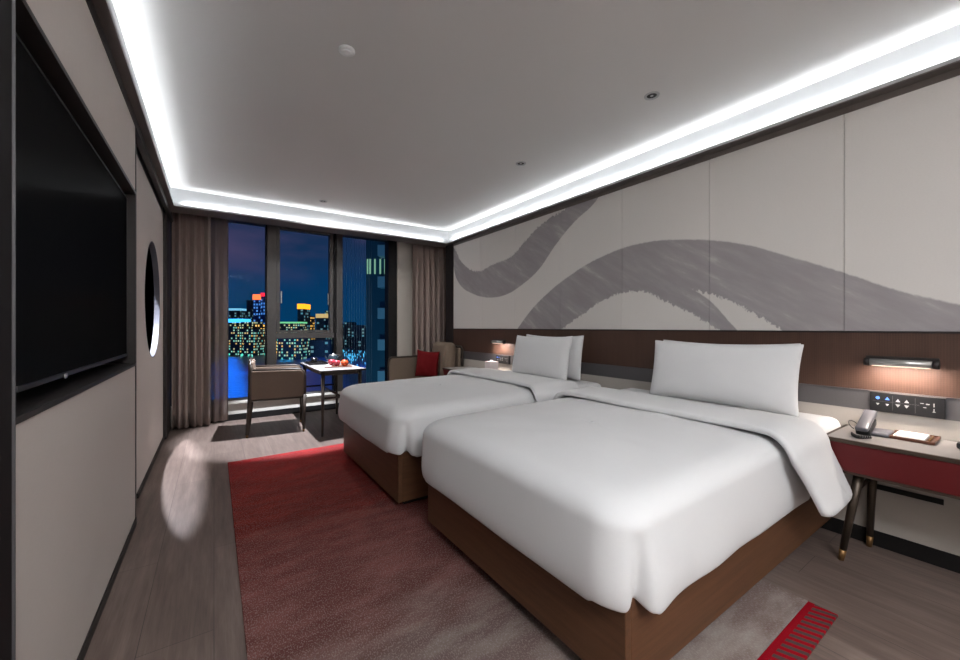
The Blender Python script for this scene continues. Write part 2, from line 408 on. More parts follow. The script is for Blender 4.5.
ra = [[bm.verts.new((x, CYc+CR*math.cos(2*PI*k/N+PI/N), CZc+CR*math.sin(2*PI*k/N+PI/N))) for k in range(N)] for x in (-.4545, -.4975)]
rb = [[bm.verts.new((x, CYc+(CR+.008)*math.cos(2*PI*k/N+PI/N), CZc+(CR+.008)*math.sin(2*PI*k/N+PI/N))) for k in range(N)] for x in (-.4545, -.4975)]
for k in range(N):
    j = (k+1) % N
    bm.faces.new((ra[0][k], ra[1][k], ra[1][j], ra[0][j])); bm.faces.new((rb[0][k], rb[0][j], rb[1][j], rb[1][k])); bm.faces.new((ra[0][k], ra[0][j], rb[0][j], rb[0][k])); bm.faces.new((ra[1][j], ra[1][k], rb[1][k], rb[1][j]))
obj('opening_rim', bm, M['rim'], wp, smooth=False)
obj('partition_edge', Bs((-.497, -.455, 3.655, 3.66, 0, 2.45), (-.497, -.455, 5.40, 5.405, 0, 2.45), (-.497, -.455, 3.66, 5.4, 0, .035), (-.497, -.455, 3.655, 5.405, 2.45, CZ)), M['dark'], wp)
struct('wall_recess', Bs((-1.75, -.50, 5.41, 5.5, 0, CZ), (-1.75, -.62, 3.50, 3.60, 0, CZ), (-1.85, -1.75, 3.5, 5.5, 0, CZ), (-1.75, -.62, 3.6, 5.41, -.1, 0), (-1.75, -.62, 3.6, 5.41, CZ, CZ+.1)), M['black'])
struct('wall_alcove_left', Bs((-.62, -.425, 5.41, 5.86, 0, 2.72), (-.62, -.50, 5.86, 6.32, 0, 2.72)), M['dark'])

# window wall -------------------------------------------------------
struct('wall_window', Bs((-.5, 2.48, 6.03, 6.32, 0, .215), (-.5, 2.48, 6.06, 6.32, 2.645, 2.72)), M['whitewall'])
struct('wall_pilaster', B(2.48, 3.62, 6.02, 6.32, 0, 2.72), M['whitewall'])
struct('baseboard_window', B(-.4, 3.6, 6.008, 6.025, 0, .08), M['black'])
struct('trim_7', B(-.5, 2.47, 5.985, 6.32, .217, .247), M['whitewall'], bevel=.004)  # sill
def window(n, x0, x1, parts, pane, fm='alu'):
    w = struct('window_%d' % n, Bs(*parts), M[fm], bevel=.002)
    for k, pn in enumerate(pane): obj('pane', B(*pn), M['glass'], w)
    return w
Z0, Z1 = .25, 2.62
window(1, -.5, .575, [(-.48, .60, 6.07, 6.17, Z0, Z0+.02), (-.48, -.40, 6.07, 6.17, Z0+.02, Z1)], [(-.40, .590, 6.12, 6.13, Z0+.02, Z1)])
struct('trim_8', Bs((.600, .712, 6.04, 6.18, Z0, Z1)), M['alu'], bevel=.003)
struct('trim_9', Bs((.585, .600, 6.06, 6.18, Z0, Z1)), M['darkframe'])
w2 = window(2, .7, 1.45, [(.715, .760, 6.055, 6.15, 1.14, Z1), (1.425, 1.478, 6.055, 6.15, 1.14, Z1), (.76, 1.425, 6.055, 6.15, 1.14, 1.175), (.76, 1.425, 6.055, 6.15, Z1-.03, Z1)],
            [(.76, 1.425, 6.10, 6.11, 1.175, Z1-.03)])
struct('trim_10', Bs((.714, 1.485, 6.06, 6.18, 1.06, 1.137)), M['alu'], bevel=.003)
window(3, .7, 1.45, [(.714, 1.485, 6.07, 6.17, Z0, Z0+.02)], [(.714, 1.485, 6.12, 6.13, Z0+.02, 1.06)])
struct('trim_11', Bs((1.487, 1.520, 6.06, 6.18, Z0, Z1)), M['darkframe'])
struct('trim_12', Bs((1.521, 1.612, 6.04, 6.18, Z0, Z1)), M['alu'], bevel=.003)
window(4, 1.6, 2.33, [(1.614, 2.33, 6.07, 6.17, Z0, Z0+.02)], [(1.614, 2.33, 6.12, 6.13, Z0+.02, Z1)])
struct('trim_13', Bs((2.33, 2.475, 6.03, 6.2, Z0, Z1)), M['darkframe'], bevel=.003)
struct('trim_14', Bs((-.5, 2.475, 6.035, 6.2, Z1, 2.643)), M['darkframe'])
# casement catches
for x in (.775, 1.40):
    obj('window_handle', Bs((x-.008, x+.008, 6.03, 6.055, 1.55, 1.72)), M['chrome'], w2, bevel=.003)

# curtains -----------------------------------------------------------
def curtain(name, x0, x1, yc, amp, wl_, z0, z1, mat, **kw):
    bm = bmesh.new(); nx = int((x1-x0)/.006); nz = 14; g = []
    ph = [random.uniform(-.7, .7) for _ in range(200)]
    for i in range(nx+1):
        x = x0+(x1-x0)*i/nx; row = []
        u = (x-x0)/wl_; k = int(u); f = u-k
        p = ph[k]*(1-f)+ph[k+1]*f
        for j in range(nz+1):
            z = z0+(z1-z0)*j/nz; h = j/nz
            a = amp*(1+.35*math.sin(3.1*k+1))*(.75+.25*(1-h))
            y = yc + a*math.sin(2*PI*u+p*1.2+.25*(1-h)*math.sin(5*x)) + .25*a*math.sin(4*PI*u+p*3)
            row.append(bm.verts.new((x+.006*(1-h)*math.sin(7*u+p), y, z)))
        g.append(row)
    for i in range(nx):
        for j in range(nz): bm.faces.new((g[i][j], g[i+1][j], g[i+1][j+1], g[i][j+1]))
    o = obj(name, bm, mat, smooth=True, **kw)
    md = o.modifiers.new('solid', 'SOLIDIFY'); md.thickness = .003
    return o
curtain('curtain', -.405, -.03, 5.84, .042, .072, .018, 2.70, M['curtain'], label='taupe pleated curtain at the left end of the window', cat='curtain')
curtain('sheer_curtain', -.06, .15, 5.93, .020, .095, .03, 2.70, M['sheer'], label='see-through taupe sheer hanging beside the left curtain', cat='curtain')
curtain('curtain', 2.66, 3.45, 5.84, .042, .10, .018, 2.70, M['curtain'], label='taupe pleated curtain at the right end of the window behind the lounge chair', cat='curtain')
obj('curtain_rail', B(-.41, 3.55, 5.82, 5.86, 2.70, 2.718), M['alu'], label='grey curtain rail along the ceiling of the window alcove', cat='curtain rail')

# television ---------------------------------------------------------
tv = empty('television', (-.50, 2.31, 1.045), label='large black flat screen television set in the wall niche', cat='television')
def loc(bm, p): return xf(bm, Matrix.Translation(-Vector(p)))
T = (-.50, 2.31, 1.045)
obj('casing', loc(B(-.52, -.437, 1.40, 3.14, 1.045, 2.0), T), M['plastic'], tv, bevel=.004)
obj('screen', loc(B(-.438, -.434, 1.41, 3.13, 1.062, 1.992), T), M['tvglass'], tv)
obj('bezel', loc(Bs((-.438, -.432, 1.40, 3.14, 1.045, 1.060), (-.438, -.432, 1.40, 3.14, 1.992, 2.0), (-.438, -.433, 1.40, 1.41, 1.06, 1.992), (-.438, -.433, 1.13+2, 3.14, 1.06, 1.992)), T), M['plastic'], tv)
obj('status_light', loc(B(-.431, -.427, 1.93, 1.96, 1.040, 1.058), T), M['chrome'], tv, bevel=.002)
obj('wall_bracket', loc(B(-.59, -.52, 2.1, 2.5, 1.3, 1.7), T), M['black'], tv)
cu = bpy.data.curves.new('logo', 'FONT'); cu.body = 'SONY'; cu.size = .028; cu.extrude = .0005
tmp = bpy.data.objects.new('logo_curve', cu); COL.objects.link(tmp); bpy.context.view_layer.update()
lm = bpy.data.meshes.new_from_object(tmp.evaluated_get(bpy.context.evaluated_depsgraph_get())); bpy.data.objects.remove(tmp)
lm.materials.clear(); lm.materials.append(M['chrome'])
lo = bpy.data.objects.new('logo', lm); COL.objects.link(lo); lo.parent = tv
lo.location = (-.4315+.50, 1.50-2.31, 1.049-1.045); lo.rotation_euler = (PI/2, 0, PI/2); lo.scale = (.7, .7, .7)

# ------------------------------------------------------------------ beds
def bed(x0, y0, y1, zb, label):
    xc, yc = 2.0, (y0+y1)/2; e = empty('bed', (xc, yc, 0.0125), label=label, cat='bed')
    L = (xc, yc, .0125); x1 = 3.035
    obj('side_rail', loc(B(x0+.03, x1, y0, y0+.03, zb, .38), L), M['bedwood'], e, bevel=.003)
    obj('side_rail', loc(B(x0+.03, x1, y1-.03, y1, zb, .38), L), M['bedwood'], e, bevel=.003)
    obj('foot_rail', loc(B(x0, x0+.03, y0+.0, y1-.0, zb, .38), L), M['bedwoody'], e, bevel=.003)
    obj('slat_deck', loc(B(x0+.03, x1, y0+.03, y1-.03, .30, .34), L), M['bedwood'], e)
    obj('plinth', loc(B(x0+.065, x1-.02, y0+.055, y1-.055, .0125, zb+.2), L), M['black'], e)
    m = rbox(x0+.035, x1-.01, y0+.01, y1-.01, .345, .635, .06); obj('mattress', loc(m, L), M['linen'], e, smooth=True)
    m = rbox(2.36, x1-.002, y0-.06, y1+.01, .50, .695, .055); obj('fitted_sheet', loc(m, L), M['linen'], e, smooth=True)
    return e
bed(1.045, .735, 2.075, .075, 'walnut bed with white bedding nearer the camera, beside the phone nightstand')
bed(1.005, 2.425, 3.745, .055, 'walnut bed with white bedding farther away, beside the tissue box')

def duvet(x0, x1, y0, y1, ztop, zhem, label, R=.14, head_up=.02, seed=0, crown=.02):
    """quilt: top rings shrinking to a spine + a hanging skirt round foot and sides"""
    hw = (y1-y0)/2; yc = (y0+y1)/2; r = .125; rb_ = .078
    per = []      # (x, y, nx, ny, corner) around the open loop
    st = .02
    n = int((x1-(x0+R))/st)
    for i in range(n+1): per.append((x1-(x1-x0-R)*i/n, y0, 0, -1, 0))
    for i in range(1, 21):
        a = PI/2*i/21; per.append((x0+R-R*math.sin(a), y0+R-R*math.cos(a), -math.sin(a), -math.cos(a), 1))
    n = int((y1-y0-2*R)/st)
    for i in range(n+1): per.append((x0, y0+R+(y1-y0-2*R)*i/n, -1, 0, 0))
    for i in range(1, 21):
        a = PI/2*i/21; per.append((x0+R-R*math.cos(a), y1-R+R*math.sin(a), -math.cos(a), math.sin(a), 2))
    n = int((x1-(x0+R))/st)
    for i in range(n+1): per.append((x0+R+(x1-x0-R)*i/n, y1, 0, 1, 0))
    S = [0, .04] + [.08*k for k in range(2, 11)]
    e_r = [r*(1-math.sin(PI/2*k/12)) for k in range(0, 13)]    # e from r to 0
    S = [s for s in S if (1-s)*hw > r+.03] + [1-e/hw for e in e_r]
    bm = bmesh.new(); G = []
    arc = 0
    Ls = [0]
    for a, b in zip(per, per[1:]): Ls.append(Ls[-1]+math.hypot(a[0]-b[0], a[1]-b[1]))
    c1 = (x1-x0-R)+R*.45; c2 = Ls[-1]-c1       # crease positions at both foot corners
    for (px, py, nx, ny, cr), l in zip(per, Ls):
        C = (max(px, x0+hw), yc); row = []
        up = head_up*max(0, (px-x0-.5))/(x1-x0)
        foot = max(0, 1-(px-x0)/.5)
        for s in S:
            X = C[0]+s*(px-C[0]); Y = C[1]+s*(py-C[1]); e = (1-s)*hw
            z = ztop+up - rb_*(1-(1-(1-min(e, r)/r)**2.3)**(1/2.1))
            z += crown*math.sin(PI/2*min(1, e/hw)) - crown
            z += .008*noise.noise(Vector((X*3.1+seed, Y*3.3, 0)))*min(1, e/.3) + .004*noise.noise(Vector((X*9, Y*8+seed, 2)))*min(1, e/.3)
            z -= .012*foot*(s**3)
            row.append(bm.verts.new((X, Y, z)))
        zt = row[-1].co.z; D = 14
        g1 = math.exp(-((l-c1)/.024)**2); g2 = math.exp(-((l-c2)/.024)**2); g = max(g1, g2)
        side = math.exp(-((l-c1+.06)/.09)**2)+math.exp(-((l-c2-.06)/.09)**2)
        wv = noise.noise(Vector((l*2.2, seed+5, 0)))
        hem = zhem + .010*wv + .026*g - .010*side
        if cr: hem += .01
        for k in range(1, D+1):
            q = k/D; z = zt+(hem-zt)*q
            o = .022*q + .014*q*noise.noise(Vector((l*3.4, q*.6, seed))) - .050*g*q**.8 + .012*side*q - .018*q**6
            row.append(bm.verts.new((px+nx*o, py+ny*o, z)))
        G.append(row)
    for a, b in zip(G, G[1:]):
        for j in range(len(a)-1):
            try: bm.faces.new((a[j], a[j+1], b[j+1], b[j]))
            except ValueError: pass
    bmesh.ops.remove_doubles(bm, verts=bm.verts, dist=.0005)
    bmesh.ops.recalc_face_normals(bm, faces=bm.faces)
    o = obj('duvet', bm, M['linen'], smooth=True, label=label, cat='duvet')
    md = o.modifiers.new('solid', 'SOLIDIFY'); md.thickness = .014; md.offset = -1
    md = o.modifiers.new('sub', 'SUBSURF'); md.levels = 1; md.render_levels = 1
    return o
def fold(du, x0, x1, y0, y1, ztop, zhem, flare, seed=0):
    """turned-back top of the quilt: a thick strip over the bed and down both sides"""
    path = []; r = .10
    for k in range(8): path.append((y0-flare*(1-k/7.), zhem+(ztop-r-zhem)*k/7, 1-k/7.))
    for k in range(1, 7): a = PI/2*k/6; path.append((y0+r-r*math.cos(a), ztop-r+r*math.sin(a), 0))
    for k in range(1, 22): path.append((y0+r+(y1-y0-2*r)*k/22, ztop, 0))
    for k in range(0, 7): a = PI/2*k/6; path.append((y1-r+r*math.sin(a), ztop-r+r*math.cos(a), 0))
    for k in range(1, 8): path.append((y1+.4*flare*(k/7.), ztop-r+(zhem-ztop+r)*k/7, k/7.))
    P = [Vector((0, a, b)) for a, b, c in path]; bm = bmesh.new(); rings = []
    n = len(P); prof = []
    T_ = .036
    for k in range(9): a = PI*(k/8) ; prof.append((-.5+0.0, 0))
    for i, p in enumerate(P):
        d = (P[min(i+1, n-1)]-P[max(i-1, 0)]).normalized(); nn = Vector((0, -d.z, d.y))
        side = path[i][2]; ring = []
        xa = x0+.02*noise.noise(Vector((i*.17, seed, 1)))+.06*side*(1 if p.y < (y0+y1)/2 else .3) - .05*math.exp(-((i-9)/4.)**2); xb = x1+.015*noise.noise(Vector((i*.2, seed, 4)))+.02*side
        # closed profile: bottom from head to foot, round nose, top back to head, round edge
        pts = []
        for k in range(7): pts.append((xb+(xa+.02-xb)*k/6, .002))
        for k in range(1, 6): a = PI*k/6; pts.append((xa+.02-.02*math.sin(a), .002+T_/2*(1-math.cos(a))))
        for k in range(13):
            u = k/12; pts.append((xa+.02+(xb-xa-.02)*u, .002+T_*(1-.35*u)+.008*math.sin(PI*u)+.006*noise.noise(Vector((u*4, i*.25, seed)))))
        for x, o in pts: ring.append(bm.verts.new((x, p.y+nn.y*o, p.z+nn.z*o)))
        rings.append(ring)
    for a, b in zip(rings, rings[1:]):
        m = len(a)
        for k in range(m): bm.faces.new((a[k], a[(k+1) % m], b[(k+1) % m], b[k]))
    bm.faces.new(rings[0][::-1]); bm.faces.new(rings[-1]); bmesh.ops.recalc_face_normals(bm, faces=bm.faces)
    return obj('turned_back_fold', bm, M['linen'], du, smooth=True, sub=1)
d2 = duvet(.990, 2.50, .690, 2.135, .700, .340, 'white duvet draped over the nearer bed with its top folded back', seed=1)
fold(d2, 2.16, 2.63, .655, 2.145, .706, .36, .085, seed=3)
d1 = duvet(.955, 2.50, 2.35, 3.79, .705, .372, 'white duvet draped over the farther bed with its top folded back', seed=8)
fold(d1, 2.16, 2.66, 2.325, 3.81, .712, .37, .06, seed=6)

def pillow_mesh(w, h, th, seed=0):
    bm = bmesh.new(); nu, nv = 36, 24; sides = []
    for sgn in (1, -1):
        g = []
        for i in range(nu+1):
            u = -1+2*i/nu; row = []
            for j in range(nv+1):
                v = -1+2*j/nv
                e = max(0, (1-abs(u)**2.6))*max(0, (1-abs(v)**2.4))
                x = u*w/2*(1-.035*(1-v*v)**1); z = v*h/2*(1-.07*(1-u*u)); z += h*.02*u*u*(1 if v > 0 else .3)
                t = th/2*e**.52 + .006*noise.noise(Vector((u*2.2+seed, v*2.2, sgn)))*e**.5
                t += .006*abs(math.sin(9*u))*math.exp(-((abs(u)-.85)/.12)**2)*e**.3
                row.append(bm.verts.new((x, sgn*t, z)))
            g.append(row)
        sides.append(g)
    for s, g in enumerate(sides):
        for i in range(nu):
            for j in range(nv):
                q = (g[i][j], g[i+1][j], g[i+1][j+1], g[i][j+1]); bm.faces.new(q if s else q[::-1])
    bmesh.ops.remove_doubles(bm, verts=bm.verts, dist=.0004); bmesh.ops.recalc_face_normals(bm, faces=bm.faces); return bm
def pillow(x, yc, w, h, th, tilt, roll, label, group, seed, zb=.69):
    o = obj('pillow', pillow_mesh(w, h, th, seed), M['linen'], smooth=True, sub=1, label=label, cat='pillow', group=group)
    # local x -> world y, thickness -> x, lean back (tilt) against wall
    o.matrix_world = Matrix.Translation((x, yc, zb+h/2*math.cos(tilt)+.012)) @ Matrix.Rotation(tilt, 4, 'Y') @ Matrix.Rotation(roll, 4, 'X') @ Matrix.Rotation(PI/2, 4, 'Z')
    return o
pillow(2.745, 1.245, .93, .425, .15, math.radians(11), 0, 'white pillow standing in front on the nearer bed', 'pillows on the nearer bed', 1)
pillow(2.925, 1.29, .90, .42, .13, math.radians(6), 0, 'white pillow standing behind the front pillow on the nearer bed', 'pillows on the nearer bed', 2)
pillow(2.71, 2.90, .82, .44, .15, math.radians(12), math.radians(-.5), 'white pillow standing in front on the farther bed', 'pillows on the farther bed', 3)
pillow(2.90, 2.93, .85, .44, .13, math.radians(7), 0, 'white pillow standing behind the front pillow on the farther bed', 'pillows on the farther bed', 4)

# ------------------------------------------------------------------ rug
rg = obj('rug', B(.10, 2.165, .60, 4.14, 0.0005, .0115), M['rug'], label='long red to grey shaded rug running under both beds', cat='rug', bevel=.003)
obj('end_band', B(.10, 2.165, .50, .60, 0.0005, .0115), M['rugband'], rg, bevel=.003, label='red band with dark bars')

# ------------------------------------------------------------------ nightstands
def nightstand(y0, label):
    """y0 = end next to the bed (local 0), extends to -y by length"""
    Ln = .92
    e = empty('nightstand', (2.84, y0, 0), label=label, cat='nightstand', group='red fronted nightstands')
    def q(*a): return Bs(*[(b[0]-2.84, b[1]-2.84, b[2], b[3], b[4], b[5]) for b in a])
    obj('table_top', q((2.645, 3.04, -Ln+.012, -.012, .638, .650)), M['stone'], e)
    obj('top_edging', q((2.630, 3.045, -.012, 0, .632, .652), (2.630, 3.045, -Ln, -Ln+.012, .632, .652), (2.630, 2.645, -Ln, 0, .632, .652)), M['bronze'], e, bevel=.002)
    bm = bmesh.new(); prism(bm, [(-.004, .632), (-.085, .492), (-Ln+.085, .492), (-Ln+.004, .632)], 2.636-2.84, 3.03-2.84, 'x')
    obj('drawer_box', bm, M['redleather'], e, bevel=.003)
    obj('underframe', q((2.640, 3.03, -Ln+.08, -.08, .478, .4915)), M['bronze'], e, bevel=.002)
    for yy, s in ((-.13, 1), (-Ln+.13, -1)):
        for xt, xb, sp_ in ((2.70, 2.712, .065), (2.972, 3.01, .02)):
            l = obj('leg', tube(bmesh.new(), [(xt-2.84, yy, .478), (xb-2.84, yy+sp_*s, .06)], [.021, .015], 16), M['bronze'], e, smooth=True)
            obj('leg_tip', tube(bmesh.new(), [(xb-2.84, yy+sp_*s, .06), (xb-2.84+.001, yy+sp_*1.13*s, 0)], [.0155, .0125], 16), M['brass'], l, smooth=True)
        obj('stretcher', tube(bmesh.new(), [(2.703-2.84, yy+.015*s, .385), (2.968-2.84, yy+.015*s, .385)], .010, 10), M['bronze'], e, smooth=True)
    return e
nightstand(.672, 'red fronted nightstand on splayed legs holding the phone and notepad')
n2 = nightstand(3.86+.92, 'red fronted nightstand holding the tissue box between farther bed and lounge chair')

# wall reading lamps + switches
def wall_lamp(yc, label):
    e = empty('wall_lamp', (RX, yc, 1.03), label=label, cat='wall lamp', group='reading lamps on the headboard wall')
    obj('lamp_body', tube(bmesh.new(), [(-.085, -.133, 0), (-.085, .133, 0)], .019, 20), M['chrome'], e, smooth=True)
    for s in (-1, 1):
        obj('end_cap', tube(bmesh.new(), [(-.085, s*.113, 0), (-.085, s*.135, 0)], .021, 20), M['dark'], e, smooth=True)
    obj('lamp_arm', Bs((-.075, 0, -.02, .02, -.008, .008)), M['dark'], e, bevel=.002)
    obj('back_shade', xf(B(-.004, .004, -.133, .133, 0, .045), Matrix.Translation((-.066, 0, -.012))), M['dark'], e, bevel=.002)
    obj('diffuser', B(-.092, -.078, -.105, .105, -.0200, -.017), M['lampglow'], e)
    l = area('lamp_light', (-.083, 0, -.026), .02, .22, (0, math.radians(-8), 0), 3.0, (1, .86, .76)); l.parent = e
    return e
wall_lamp(.44, 'slim steel wall lamp over the nightstand with the phone')
wall_lamp(3.935, 'slim steel wall lamp beside the farther bed above the tissue box')
def switch(yc, label):
    e = empty('switch_panel', (RX, yc, .807), label=label, cat='switch panel', group='bedside switch panels')
    obj('plate', B(-.016, -.003, -.137, .137, -.053, .053), M['plastic'], e, bevel=.003)
    def tri(y, z, up, s=.007):
        bm = bmesh.new(); k = 1 if up else -1
        return prism(bm, [(y-s, z-k*s*.7), (y+s, z-k*s*.7), (y, z+k*s)], -.0175, -.0158, 'x')
    blue = M['bluemark']; wh = M['whitemark']
    obj('icon', lathe_x(.105, .022, .008), blue, e)
    obj('icon', tri(.068, .021, True, .009), blue, e)
    obj('icon', tri(.105, -.012, False), wh, e); obj('icon', tri(.068, -.012, False), wh, e)
    obj('icon', tri(.028, .016, True, .009), wh, e); obj('icon', tri(-.004, .016, True, .009), wh, e)
    obj('icon', tri(.028, -.010, False, .009), wh, e); obj('icon', tri(-.004, -.010, False, .009), wh, e)
    for yy, zz, a, b in ((-.058, .016, .006, .0015), (-.078, .014, .006, .0022), (-.068, -.004, .005, .0015), (-.099, .012, .0015, .009), (-.099, -.014, .0015, .008), (-.099, -.022, .005, .0015)):
        obj('icon', B(-.0175, -.0158, yy-a, yy+a, zz-b, zz+b), wh, e)
    for y in (.044, .048-.06*1.2, -.04):
        pass
    obj('groove', Bs((-.0170, -.0158, -.05, .125, .0035, .0045), (-.0170, -.0158, .0475, .0485, -.04, .04), (-.0170, -.0158, -.035, -.034, -.04, .04)), M['metal'], e)
    return e
def lathe_x(y, z, r):
    bm = bmesh.new(); n = 20
    a = [bm.verts.new((-.0175, y+r*math.cos(2*PI*k/n), z+r*math.sin(2*PI*k/n))) for k in range(n)]
    b = [bm.verts.new((-.0158, v.co.y, v.co.z)) for v in a]
    for k in range(n): bm.faces.new((a[k], a[(k+1) % n], b[(k+1) % n], b[k]))
    bm.faces.new(a); bm.faces.new(b[::-1]); bmesh.ops.recalc_face_normals(bm, faces=bm.faces); return bm
M['bluemark'] = emit('blue_indicator', (90, 140, 255), 1.2); M['whitemark'] = plain('white_print', (190, 190, 190), .6)
switch(.43, 'black bedside switch panel above the nightstand with the phone')
switch(3.935, 'black bedside switch panel behind the tissue box')

# phone
ph = empty('telephone', (2.86, .535, .652), label='grey desk telephone with coiled cord on the nearer nightstand', cat='telephone')
obj('base', xf(rbox(-.06, .085, -.055, .055, 0, .020, .009, 3), Matrix.Translation((.04, -.02, 0))), M['greyplastic'], ph, smooth=True)
cr = obj('cradle', xf(rbox(-.075, .075, -.028, .028, -.02, .02, .008, 3), Matrix.Translation((.01, .015, .038)) @ Matrix.Rotation(math.radians(-15), 4, 'Y')), M['plastic'], ph, smooth=True)
hs = rbox(-.105, .105, -.026, .026, -.012, .012, .009, 4)
obj('handset', xf(hs, Matrix.Translation((.01, .015, .070)) @ Matrix.Rotation(math.radians(-20), 4, 'Y')), M['greyplastic'], ph, smooth=True)
pts = []
for k in range(220):
    a = k/220; cxp = -.10-.055*math.sin(PI*a); cyp = .045-.075*a; ang = a*2*PI*16
    pts.append((cxp+.008*math.cos(ang), cyp+.004, .010+.008*math.sin(ang)+.02*max(0, a-.85)*6*0))
obj('coiled_cord', tube(bmesh.new(), pts, .0022, 6), M['plastic'], ph, smooth=True)
loop = [(-.02-.0*k, .06+.02*math.sin(PI*k/12), .045+.045*math.sin(PI*k/12)-.02*(k/12)) for k in range(13)]
loop = [(.05-.11*k/12, .050+.030*math.sin(PI*k/12), .030+.045*math.sin(PI*k/12)*(1-k/14)) for k in range(13)]
obj('cord_loop', tube(bmesh.new(), loop, .0022, 6), M['plastic'], ph, smooth=True)
# notepad tray
tr = empty('notepad_tray', (2.945, .388, .652), label='brown leather tray holding a white notepad on the nearer nightstand', cat='tray')
obj('tray_base', Bs((-.09, .09, -.075, .075, 0, .008)), M['traywood'], tr, bevel=.002)
obj('tray_rim', Bs((-.095, -.086, -.08, .08, 0, .014), (.086, .095, -.08, .08, 0, .014), (-.086, .086, -.08, -.072, 0, .014), (-.086, .086, .072, .08, 0, .014)), M['traywood'], tr, bevel=.002)
npd = obj('notepad', B(2.945-.075, 2.945+.075, .388-.045, .388+.062, .6605, .669), M['paper'], label='white paper notepad lying in the brown tray', cat='notepad')
pe = empty('pencil', (2.945, .388-.058, .6652), label='brown pencil lying beside the notepad in the tray', cat='pencil')
obj('pencil_body', tube(bmesh.new(), [(-.065, 0, 0), (.055, 0, 0)], .0045, 8), M['brass'], pe, smooth=True)
obj('pencil_tip', tube(bmesh.new(), [(.055, 0, 0), (.070, 0, 0)], [.0045, .0006], 8), M['plastic'], pe, smooth=True)
ck = empty('bedside_device', (2.86, .212, .652), label='small black object lying right of the notepad tray on the nearer nightstand', cat='device')
obj('device_body', rbox(-.03, .03, -.035, .03, .006, .035, .008, 3), M['plastic'], ck, smooth=True)
obj('device_foot', B(-.02, .02, -.025, .02, 0, .0065), M['black'], ck)

# tissue box
tb = empty('tissue_box', (2.87, 3.94, .652), label='white cube tissue box on the nightstand by the farther bed', cat='tissue box')
obj('box', rbox(-.062, .062, -.062, .062, 0, .138, .004, 2), M['tissue'], tb, smooth=False)
bm = bmesh.new()
g = [[bm.verts.new(((i-3)*.010, (j-3)*.008*(1-.12*abs(i-3)), .136+.018*math.exp(-((i-3)**2)/4)*(1+.4*math.sin(j*1.7)))) for j in range(7)] for i in range(7)]
for i in range(6):
    for j in range(6): bm.faces.new((g[i][j], g[i+1][j], g[i+1][j+1], g[i][j+1]))
obj('tissue', bm, M['paper'], tb, smooth=True)

# ------------------------------------------------------------------ armchair by the window
def armchair(loc_, rz, label):
    e = empty('armchair', loc_, rz, label=label, cat='armchair')
    w, dp = .50, .56       # y width, x depth ; faces +x
    # side panels (upholstery) with wooden frame following the outline
    for s in (-1, 1):
        y = s*w/2
        poly = [(-.265, .415), (.255, .415), (.268, .45), (.270, .66), (.262, .70), (.235, .722), (-.262, .730)]
        bm = prism(bmesh.new(), poly, y-.022, y+.022, 'y'); obj('side_panel', bm, M['chairfab'], e, bevel=.008)
        fr = tube(bmesh.new(), [(-.268, y, .735), (.20, y, .732), (.245, y, .722), (.272, y, .695), (.281, y, .65), (.281, y, .43)], .0165, 10)
        obj('arm_rail', fr, M['chairwood'], e, smooth=True)
        obj('leg', tube(bmesh.new(), [(.279, y, .44), (.270, y, .03)], [.022, .015], 12), M['chairwood'], e, smooth=True)
        lg = obj('leg', tube(bmesh.new(), [(-.275, y, .84), (-.262, y, .74), (-.270, y, .42), (-.300, y, .03)], [.012, .022, .026, .019], 12), M['chairwood'], e, smooth=True)
        obj('foot_tip', tube(bmesh.new(), [(-.300, y, .03), (-.302, y, 0)], [.0145, .012], 12), M['brass'], lg, smooth=True)
        obj('foot_tip', tube(bmesh.new(), [(.270, y, .03), (.269, y, 0)], [.0125, .011], 12), M['brass'], lg, smooth=True)
        obj('lower_rail', tube(bmesh.new(), [(-.27, y, .405), (.279, y, .405)], .014, 10), M['chairwood'], e, smooth=True)
    for x in (-.265, .27):
        obj('lower_rail', tube(bmesh.new(), [(x, -w/2, .405), (x, w/2, .405)], .013, 10), M['chairwood'], e, smooth=True)
    obj('seat', rbox(-.25, .255, -w/2+.024, w/2-.024, .39, .51, .025, 4), M['chairfab'], e, smooth=True)
    bm = rbox(-.03, .03, -w/2+.02, w/2-.02, .45, .835, .025, 4); obj('backrest', xf(bm, Matrix.Translation((-.262, 0, 0))), M['chairfab'], e, smooth=True)
    obj('back_rail', tube(bmesh.new(), [(-.276, -w/2, .84), (-.276, w/2, .84)], .013, 10), M['chairwood'], e, smooth=True)
    return e
armchair((.625, 5.20, 0), math.radians(-6), 'low brown upholstered armchair with dark frame facing the small table')

# side table
tb = empty('dining_table', (1.21, 5.105, 0), label='small pale topped table with dark legs by the window', cat='table')
def poly_top(z0, z1, ins): return B(-.255+ins, .255-ins, -.60+ins, .60-ins, z0, z1)
obj('table_top', poly_top(.722, .738, .006), M['stone'], tb, bevel=.002)
obj('top_edging', Bs((-.255, -.249, -.6, .6, .715, .736), (.249, .255, -.6, .6, .715, .736), (-.249, .249, -.6, -.594, .715, .736), (-.249, .249, .594, .6, .715, .736)), M['chairwood'], tb)
obj('apron', Bs((-.215, -.195, -.54, .54, .675, .721), (.195, .215, -.54, .54, .675, .721), (-.195, .195, -.54, -.52, .675, .721), (-.195, .195, .52, .54, .675, .721)), M['chairwood'], tb)
for x in (-1, 1):
    for y in (-1, 1):
        obj('leg', tube(bmesh.new(), [(x*.205, y*.53, .72), (x*.213, y*.535, 0)], [.021, .013], 12), M['chairwood'], tb, smooth=True)
obj('stretcher', tube(bmesh.new(), [(0, -.53, .42), (0, .53, .42)], .012, 10), M['chairwood'], tb, smooth=True)
for y in (-1, 1): obj('stretcher', tube(bmesh.new(), [(-.208, y*.53, .42), (.208, y*.53, .42)], .012, 10), M['chairwood'], tb, smooth=True)
TT = .739
